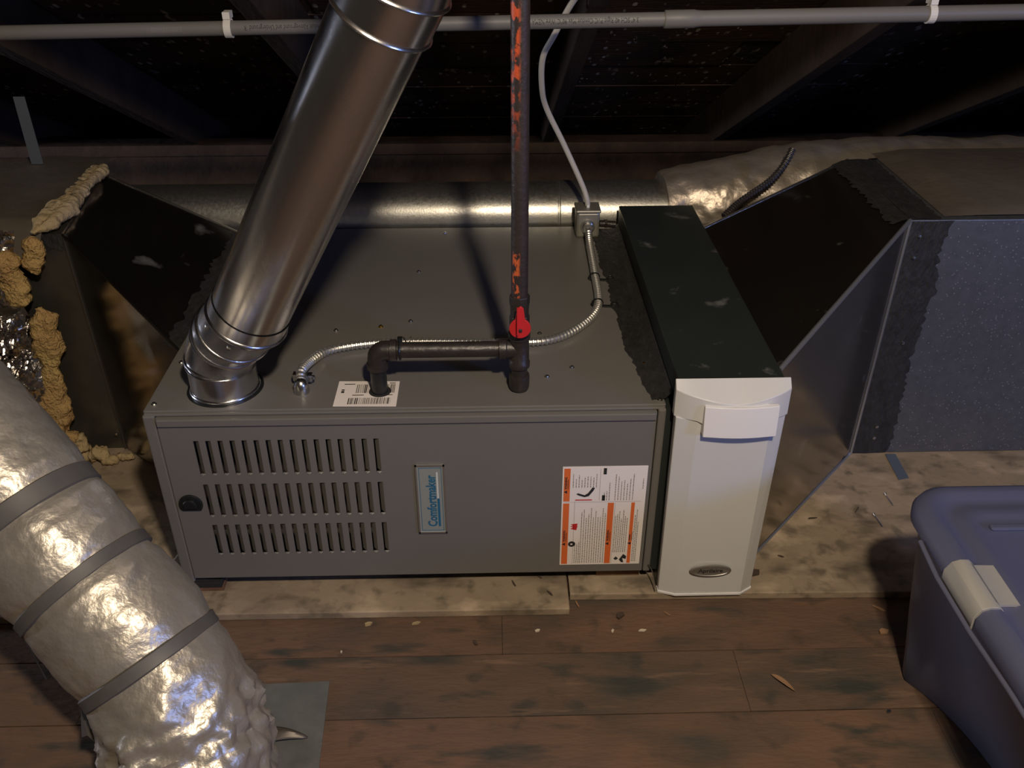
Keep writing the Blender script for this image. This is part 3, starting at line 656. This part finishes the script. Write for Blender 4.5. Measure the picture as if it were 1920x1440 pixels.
def lumpy(pts, rad, amp, n=24, sq=(1, 1, 1), sc=22, step=.004):
    pp = resample(spline(pts, 12), step); m = len(pp); rad = [rad]*m if not callable(rad) else [rad(i/(m-1)) for i in range(m)]
    def rf_(i, k, p, d, rr):
        t = i/(m-1); e = min(1, math.sin(math.pi*min(max(t, .02), .98))*4)
        q = p+d*rr; qs = math.sqrt((d.x*sq[0])**2+(d.y*sq[1])**2+(d.z*sq[2])**2)
        return max(.003, rr*e*qs*(1+amp*noise.fractal(q*sc, .7, 2, 3))+.0035*nz(q, 140, 3)+.002*nz(q, 300, 9))
    return MB().tube(pp, rad, n, True, rf_)
FQ = (1, .65, 1)
lumpy([(edge_x(z)+.002, .405, z) for z in (.095, .15, .20, .25, .30, .35, .395)], lambda t: .024+.006*math.sin(t*9), .45, sq=FQ).build('torn_fiberglass', 'fiberglass', iw, smooth=180)
lumpy([(edge_x(z)-.020, .392, z) for z in (.40, .44, .48, .52)], .022, .6, sq=FQ, sc=30).build('torn_fiberglass', 'fiberglass', iw, smooth=180)
lumpy([(-.338, .405, .475), (-.322, .405, .492), (-.318, .408, .515), (-.332, .41, .535)], .017, .55, sq=FQ, sc=30).build('torn_fiberglass', 'fiberglass', iw, smooth=180)
lumpy([(edge_x(.17)-.045, .378, .165), (edge_x(.13)-.03, .382, .13), (edge_x(.09)-.005, .392, .09), (edge_x(.05)+.012, .40, .065)], .019, .6, sq=FQ, sc=30).build('torn_fiberglass', 'fiberglass', iw, smooth=180)
lumpy([(-.340, .395, .085), (-.333, .398, .065), (-.337, .40, .045)], .014, .6, sc=40).build('torn_fiberglass', 'fiberglass_pale', iw, smooth=180)
lumpy([(-.318, .425, .543), (-.304, .47, .548), (-.301, .55, .553), (-.304, .64, .555), (-.311, .74, .553), (-.318, .81, .548)], lambda t: .019+.004*math.sin(t*7), .35, sq=(1.15, 1, .6)).build('torn_top_edge', 'fiberglass_pale', iw, smooth=180)
for i, (x, y, z, r, lb) in enumerate(((-.30, .40, .030, .015, 'largest pale fiberglass tuft on the plywood below the left trunk'), (-.275, .388, .026, .010, 'small pale fiberglass tuft between the larger tufts below the left trunk'), (-.34, .41, .028, .013, 'pale fiberglass tuft half hidden behind the foil flexible duct'), (-.245, .40, .024, .009, 'fiberglass crumb nearest the flared supply duct corner'))):
    m_ = lumpy([(x-.02, y, z), (x, y-.004, z+.003), (x+.02, y+.003, z)], r, .8, 14, sc=60)
    tag(m_.build('fiberglass_tuft', 'fiberglass_pale', smooth=180, origin=(x, y, .016)), lb, 'insulation', 'tufts below the left trunk')
# crumpled bright foil scraps on the tear
for cx, cz, w_, h_, sd in ((-.400, .335, .036, .05, 1), (-.415, .475, .04, .06, 2), (-.395, .120, .022, .03, 5), (-.42, .24, .04, .05, 9)):
    MB().grid(lambda u, v: (cx+w_*(u-.5)*2, .374+.022*noise.fractal(V((u*3+sd, v*3, sd)), .7, 2, 4)+.05*((u-.5)**2+(v-.5)**2), cz+h_*(v-.5)*2+.01*nz((u*3, v*3, sd))), 22, 22).build('foil_scrap', 'foil_crumpled', iw, smooth=18)
# strap hanger holding the left trunk
tag(MB().slab([(-.4695, .79, .560), (-.4425, .79, .560), (-.4430, .79, .71), (-.4680, .79, .71)], (0, .0012, 0)).build('duct_hanger', 'steel_flat', origin=(-.45, .79, .572)), 'grey flat metal hanger strap standing above the left trunk', 'strap')

# ------------------------------------------------------------------ round duct behind, and its insulated run
rdz, rdy, rr_ = .4045, .862, .0765
ro = thing('round_duct', (.5, rdy, .016), 'bare galvanized round duct running behind the furnace', 'duct')
MB().tube([(-.45, rdy, rdz), (.1, rdy, rdz), (.732, rdy, rdz)], rr_, 48).build('pipe_section', 'galv_round', ro, smooth=40)
MB().tube([(.722, rdy, rdz), (.9, rdy, rdz), (1.06, rdy, rdz)], rr_+.002, 48).build('pipe_section', 'galv_round', ro, smooth=40)
for x in (.03, .724): MB().lathe((x, rdy, rdz), (1, 0, 0), [(0, rr_), (.002, rr_+.004), (.006, rr_+.0045), (.008, rr_+.002)], 48).build('joint_ring', 'galv_round', ro, smooth=40)
fi = thing('insulated_round_duct', (1.3, .88, .016), 'foil wrapped round duct behind the air cleaner and return duct', 'duct')
pp = resample(spline([(.985, .862, .407), (1.1, .870, .418), (1.25, .885, .428), (1.40, .90, .435), (1.7, .93, .43), (2.1, .95, .42)], 20), .008)
def frf(i, k, p, d, rr):
    e = .004*nz(p+d*.1, 30)+.006*nz(p+d*.1, 12, 4)
    lowx = max(0, 1-abs(p.x-1.12)/.16)*max(0, -d.y)
    return rr+e+.010*lowx*noise.fractal(V((p.x*24, d.z*3, 0)), .7, 2, 3)
MB().tube(pp, [.095+.034*min(1, (p.x-.98)/.35) for p in pp], 64, True, frf).build('foil_wrap', 'foil_wrap', fi, smooth=60)
sc_ = spline([(1.085, .66, .470), (1.13, .70, .490), (1.20, .735, .525), (1.235, .755, .560), (1.25, .765, .59)], 14); sp_ = resample(sc_, .0018)
tag(MB().tube(sp_, [pat[i % 4]*1.05 for i in range(len(sp_))], 10).build('flexible_conduit', 'black_iron', smooth=35, origin=(1.15, .7, .48)), 'short dark ribbed flexible conduit in front of the foil wrapped duct', 'conduit')

# ------------------------------------------------------------------ grey conduit under the rafters
cdA, cdB = V((-1.10, .527, .879)), V((2.30, .50, .932)); cd = (cdB-cdA).normalized()
def cp_(x): return cdA+cd*((x-cdA.x)/cd.x)
cdt = thing('pvc_conduit', tuple(cp_(.6)), 'grey plastic conduit running across under the rafters', 'conduit')
MB().tube([cdA, cp_(.05), cp_(.895)], .0128, 24).build('pipe_length', 'pvc_grey', cdt, smooth=40)
MB().tube([cp_(.888), cp_(.89), cp_(.942), cp_(.946), cp_(.958), cdB], [.0150, .0160, .0160, .0150, .0140, .0140], 24).build('pipe_length', 'pvc_grey', cdt, smooth=40)
for x in (.095, 1.375):
    c = cp_(x); m = MB()
    for k in range(-12, 11):
        t0 = math.radians(-90+k*15); t1 = math.radians(-90+(k+1)*15)
        for ro_, ri2 in ((.0168, .0140),):
            a = [c+V((0, math.cos(t)*q, math.sin(t)*q)) for t in (t0, t1) for q in (ri2, ro_)]
            m.add([p+V((s2*.0065, 0, 0)) for s2 in (-1, 1) for p in a], [(0, 1, 3, 2), (4, 6, 7, 5), (0, 2, 6, 4), (1, 5, 7, 3), (0, 4, 5, 1), (2, 3, 7, 6)])
    m.obox(c+V((0, .004, .0225)), (.0065, 0, 0), (0, .012, 0), (0, 0, .006))
    m.build('pipe_clip', 'white_plastic', cdt)
tA = 172   # angle on the pipe facing the room
def on_pipe(x0, size, body, rpx=.0131, stretch=1.0):
    def fn(u, v):
        c = cp_(x0-u*stretch); an = math.radians(tA)+(size*.35-v)/rpx*-1
        return c+V((0, math.cos(an)*rpx, math.sin(an)*rpx))
    return text_mb(body, size, fn).build('printed_text', 'ink', cdt)
on_pipe(.840, .0125, '3/4" SCH 40 Rigid PVC Conduit Max 90°C Wire NEMA TC-2', stretch=.68)
on_pipe(.30, .0125, 'Metallic Conduit Aboveground and Underground  R', stretch=.66)
bc = MB(); x = -.05; rnd = random.Random(2)
while x < .012:
    wd = rnd.choice([.001, .0018, .0026])
    for a0 in (153, 166, 179):
        q = [cp_(xx)+V((0, math.cos(math.radians(a))*.0131, math.sin(math.radians(a))*.0131)) for a in (a0, a0+13) for xx in (x, x+wd)]
        bc.add(q, [(0, 1, 3, 2)])
    x += wd+rnd.choice([.001, .0018])
bc.build('printed_barcode', 'ink_soft', cdt)

# ------------------------------------------------------------------ foil jacketed flexible duct in the foreground
fd = thing('flexible_duct', (.135, -.42, 0), 'foil jacketed flexible duct in the foreground, bound with grey tape', 'duct')
dp = spline([(-1.5, .10, .84), (-1.1, .12, .84), (-.78, .10, .80), (-.50, .03, .69), (-.254, -.121, .519), (-.141, -.188, .415), (-.03, -.262, .300), (.078, -.335, .190), (.122, -.392, .090), (.136, -.415, .02), (.138, -.418, -.02)], 24)
dp = resample(dp, .005); nd = len(dp)
def near(pix):    # index of the path point closest to a 3-D point
    return min(range(nd), key=lambda i: (dp[i]-V(pix)).length)
st = [near((-.098, -.215, .370)), near((-.020, -.268, .291)), near((.072, -.330, .197))]
RD = .107
def drf(i, k, p, d, rr):
    g = 0
    for s_ in st: g -= .006*math.exp(-((i-s_)/4.5)**2)
    q = p+d*.1
    end = max(0, min(1, (i-st[2]-5)/16))
    cr = .0022*nz(q, 22, 1)+.0014*nz(q, 60, 2)+.0011*nz((p.x*3+d.x*1.2, d.y*1.2, i*.55), 1, 4)
    cr += end*(.016*noise.fractal(q*14, .6, 2, 4)-.020*abs(nz(q, 16, 8))-.014*abs(nz(q, 38, 3))+.012)
    return rr+g+cr+.005*nz(q, 5, 9)
MB().tube(dp, RD, 96, True, drf).build('foil_jacket', 'foil_jacket', fd, smooth=50)
for s_, w_, tl in zip(st, (3.2, 2.1, 2.1), (0, 0, 1)):
    c = dp[s_]; t = (dp[s_+2]-dp[s_-2]).normalized()
    prof = [(-.0025-w_*.0045*.9, RD-.006), (-w_*.0045*.9, RD-.0015), (0, RD-.0022), (w_*.0045*.9, RD-.0015), (w_*.0045*.9+.0025, RD-.006)]
    MB().lathe(c, t, prof, 72, False).build('tape_band', 'duct_tape', fd, smooth=60)
c = dp[st[1]]; MB().slab([c+V((-.088, -.045, -.06)), c+V((-.080, -.05, -.06)), c+V((-.066, -.06, -.135)), c+V((-.072, -.055, -.135))], (0, .001, 0)).build('tape_tail', 'duct_tape', fd)
c = dp[st[2]]; MB().slab([c+V((-.094, -.045, -.045)), c+V((-.070, -.06, -.05)), c+V((-.074, -.072, -.085)), c+V((-.082, -.07, -.073)), c+V((-.098, -.06, -.09))], (0, .001, 0)).build('tape_tail', 'duct_tape', fd)
c = dp[st[1]]; MB().tube(spline([c+V((.100, .035, .008)), c+V((.114, .040, .004)), c+V((.121, .042, .011))], 4), .0014, 5).build('tape_tail', 'duct_tape', fd)

# ------------------------------------------------------------------ tote with lid
tb = thing('storage_tote', (1.45, -.42, 0), 'blue grey plastic storage tote with blue lid and grey latch', 'storage tote')
def rrect(x0, x1, y0, y1, r, z, n=8, dent=0):
    out = []
    for cx, cy, a0 in ((x1-r, y1-r, 0), (x0+r, y1-r, 90), (x0+r, y0+r, 180), (x1-r, y0+r, 270)):
        for k in range(n+1):
            a = math.radians(a0+90*k/n); out.append((cx+r*math.cos(a), cy+r*math.sin(a), z))
        if a0 == 90:
            for k in range(1, 16):
                t = k/16; y = y1-r-(y1-y0-2*r)*t
                out.append((x0+dent*math.sin(math.pi*min(1, t*1.0))**.8, y, z))
    return out
BX0, BX1, BY0, BY1 = 1.199, 1.66, -.78, -.155
def loft(m, ringsv, capb=True, capt=True):
    n = len(ringsv[0]); b = len(m.v)
    for r in ringsv: m.v += [V(q) for q in r]
    for i in range(len(ringsv)-1):
        for k in range(n): m.f.append((b+i*n+k, b+i*n+(k+1) % n, b+(i+1)*n+(k+1) % n, b+(i+1)*n+k))
    if capb: m.f.append(tuple(b+k for k in reversed(range(n))))
    if capt: m.f.append(tuple(b+(len(ringsv)-1)*n+k for k in range(n)))
    return m
lev = []
for z, ins in ((0.0, .050), (.006, .045), (.06, .039), (.14, .029), (.22, .020), (.30, .011), (.327, .008)):
    t = z/.327; lev.append(rrect(BX0+ins, BX1-ins, BY0+ins, BY1-ins*.6, .050, z, 8, .072*(1-t)**1.2))
loft(MB(), lev).build('tub', 'bin_blue', tb, smooth=50)
lid = MB()
lv_ = [(.322, -.004, .06), (.322, .007, .066), (.336, .008, .066), (.347, .003, .062), (.352, -.007, .056), (.352, -.020, .048), (.346, -.026, .045), (.344, -.044, .035), (.3475, -.050, .032), (.3475, -.066, .028), (.345, -.070, .027)]
loft(lid, [rrect(BX0-o_, BX1+o_, BY0-o_, BY1+o_, r_, z, 8) for z, o_, r_ in lv_]).build('lid', 'lid_blue', tb, smooth=45)
for y0 in (-.255,):
    MB().box(BX0+.085, BX1-.085, y0, y0+.012, .344, .3505).build('lid_rib', 'lid_blue', tb, bevel=.003)
lp = [(1.1875, .318), (1.1870, .338), (1.1945, .3515), (1.2050, .3555), (1.2165, .3550), (1.2225, .3500), (1.2500, .3490)]
lm = MB(); NY = 2
pol = [V((x, -.408, z)) for x, z in lp]+[V((x-.0025*(i < 4)+.001, -.408, z-.0045)) for i, (x, z) in reversed(list(enumerate(lp)))]
def latch_prism(y0, y1, lpp):
    m = MB(); n = len(lpp)
    outer = [(x, z) for x, z in lpp]; inner = [(x+.003, z-.004) for x, z in lpp]
    for y in (y0, y1): m.v += [V((x, y, z)) for x, z in outer]+[V((x, y, z)) for x, z in inner]
    k2 = 2*n
    for i in range(n-1):
        m.f += [(i, i+1, k2+i+1, k2+i), (n+i, k2+n+i, k2+n+i+1, n+i+1), (i, n+i, n+i+1, i+1), (k2+i, k2+i+1, k2+n+i+1, k2+n+i)]
    m.f += [(0, k2, k2+n, n), (n-1, 2*n-1, k2+2*n-1, k2+n-1)]
    return m
lt = latch_prism(-.412, -.322, lp[:6]).build('latch', 'latch_grey', tb, smooth=50, bevel=.0008)
latch_prism(-.402, -.328, lp[4:]).build('latch_tab', 'latch_grey', lt, smooth=50)
rim = MB().tube([(1.187, -.25, .324), (1.183, -.32, .320), (1.183, -.42, .320), (1.187, -.52, .322), (1.19, -.7, .322)], .0035, 8).build('rim_flange', 'bin_blue', tb, smooth=50)

# ------------------------------------------------------------------ things lying on the floor
tag(MB().slab([(.06, -.2185, .0014), (.289, -.2107, .0014), (.3035, -.50, .0014), (.06, -.50, .0014)], (0, 0, .0022)).build('metal_plate', 'galv_plate', origin=(.18, -.35, 0)), 'grey galvanized patch plate on the planks under the foil duct', 'metal plate')
sc2 = MB().grid(lambda u, v: (.205+.068*u, -.318+(.030*(1-u)**.7+.002)*(v-.5)-.006*u, .006+.012*math.sin(math.pi*u)*(1-abs(v-.5))+.004), 10, 6)
o_ = sc2.build('bent_scrap', 'scrap_steel', smooth=60, origin=(.24, -.318, .004)); tag(o_, 'bent pointed sheet metal scrap lying on the patch plate', 'scrap metal')
o_.modifiers.new('solid', 'SOLIDIFY').thickness = .0012
lf = MB()
lf.grid(lambda u, v: (1.026+.030*u, -.216-.034*u+(v-.5)*.014*math.sin(math.pi*min(.98, max(.02, u)))**.7, .003+.004*math.sin(math.pi*u)+.002*abs(v-.5)), 10, 4)
o_ = lf.build('wood_sliver', 'wood_chip', smooth=60, origin=(1.04, -.23, 0)); o_.modifiers.new('solid', 'SOLIDIFY').thickness = .0012
tag(o_, 'long tan wood sliver lying on the red brown planks', 'wood chip')
rnd = random.Random(4)
def chip(x, y, z, L, W, a, mt, label, group=None):
    c, s = math.cos(a), math.sin(a)
    pl_ = [(-L, -W*rnd.uniform(.4, 1)), (L*rnd.uniform(.3, .9), -W), (L, W*rnd.uniform(0, .6)), (rnd.uniform(-.3, .3)*L, W), (-L*rnd.uniform(.6, 1), W*rnd.uniform(.2, .8))]
    o = MB().slab([(x+u*c-v*s, y+u*s+v*c, z) for u, v in pl_], (0, 0, .0012+.4*W)).build('debris_chip', mt, origin=(x, y, z))
    tag(o, label, 'debris', group)
Z0 = .0016; Z1 = .0165
for x, y, L, W, a in ((.985, -.043, 0, 0, 0),): pass
cands = [(1195, 1191, 'pale_chip', .0055, .002, .05, 'pale chip lying on the planks below the white door', None),
 (1140, 1191, 'pale_chip', .003, .0018, .9, 'small pale crumb on the planks left of the long pale chip', None)]
chip(.825, -.112, Z0, .0075, .0028, .05, 'pale_chip', 'oblong white chip on the planks below the white air cleaner door')
chip(.772, -.112, Z0, .004, .0022, 1.2, 'pale_chip', 'tiny white crumb on the planks beside the oblong white chip')
chip(.640, -.108, Z0, .005, .003, .4, 'pale_chip', 'pale crumb on the planks below the plywood seam')
chip(.340, -.085, Z0, .007, .004, .3, 'fiberglass_pale', 'pale fluffy scrap on the planks before the wide plywood sheet')
chip(.425, -.085, Z0, .008, .003, .1, 'fiberglass_pale', 'flattened pale scrap right of the fluffy scrap on the planks')
chip(.300, -.148, Z0, .003, .0016, 1.5, 'pale_chip', 'thin pale speck on the plank seam by the foil duct')
chip(.53, -.133, Z0, .006, .003, 1.9, 'dark_chip', 'dark speck in the middle of the planks')
chip(.79, -.075, Z0, .009, .006, .8, 'dark_chip', 'dark clump on the planks before the right plywood edge')
chip(.875, -.073, Z0, .008, .0012, -.7, 'wood_chip', 'thin splinter on the planks under the white door')
chip(1.250, -.125, Z0, .009, .006, .05, 'wood_chip', 'square tan wood chip against the blue tote')
chip(1.262, -.070, Z0, .012, .0022, -.7, 'wood_chip', 'long thin splinter beside the blue tote')
chip(1.195, -.293, Z0, .0045, .003, .4, 'zinc', 'small shiny crumb on the planks near the tote')
chip(.715, -.045, Z0, .009, .0016, 1.9, 'wood_chip', 'tan splinter at the joint of the two plywood sheets')
chip(.60, -.005, Z1, .008, .0016, 2.0, 'dark_chip', 'dark splinter on the plywood below the warning label', None)
chip(.648, .012, Z1, .007, .0016, -.8, 'dark_chip', 'short dark splinter on the plywood under the furnace front edge', None)
chip(.666, -.032, Z1, .008, .0022, -1.0, 'dark_chip', 'thick dark splinter on the wide plywood near the seam', None)
chip(1.115, .055, Z1, .006, .002, -.5, 'dark_chip', 'black flake on plywood right of the white door', None)
chip(1.052, .012, Z1, .012, .008, .3, 'dark_chip', 'black crumb heap at the foot of the white door', None)
chip(1.21, .165, Z1, .010, .0018, .1, 'dark_chip', 'dark nail lying on plywood in front of the flared duct', None)
def nail(x, y, a, label):
    c, s = math.cos(a), math.sin(a); d = V((c, s, 0))
    m = MB(); m.tube([V((x, y, Z1+.0016)), V((x, y, Z1+.0016))+d*.036], .0013, 8); m.lathe(V((x, y, Z1+.0036)), d, [(-.0012, .0034), (0, .0034)], 10)
    tag(m.build('nail', 'zinc', origin=(x, y, Z1)), label, 'nail')
nail(1.337, .170, -1.45, 'bright nail lying on the plywood beside the blue tote shadow')
nail(1.385, .235, -1.5, 'upright looking nail lying on plywood behind the blue tote')
chip(1.31, .19, Z1, .012, .0012, .9, 'dark_chip', 'thin dark splinter touching the bright nail')

# drop helper properties
for o in bpy.data.objects:
    if '_o' in o: del o['_o']
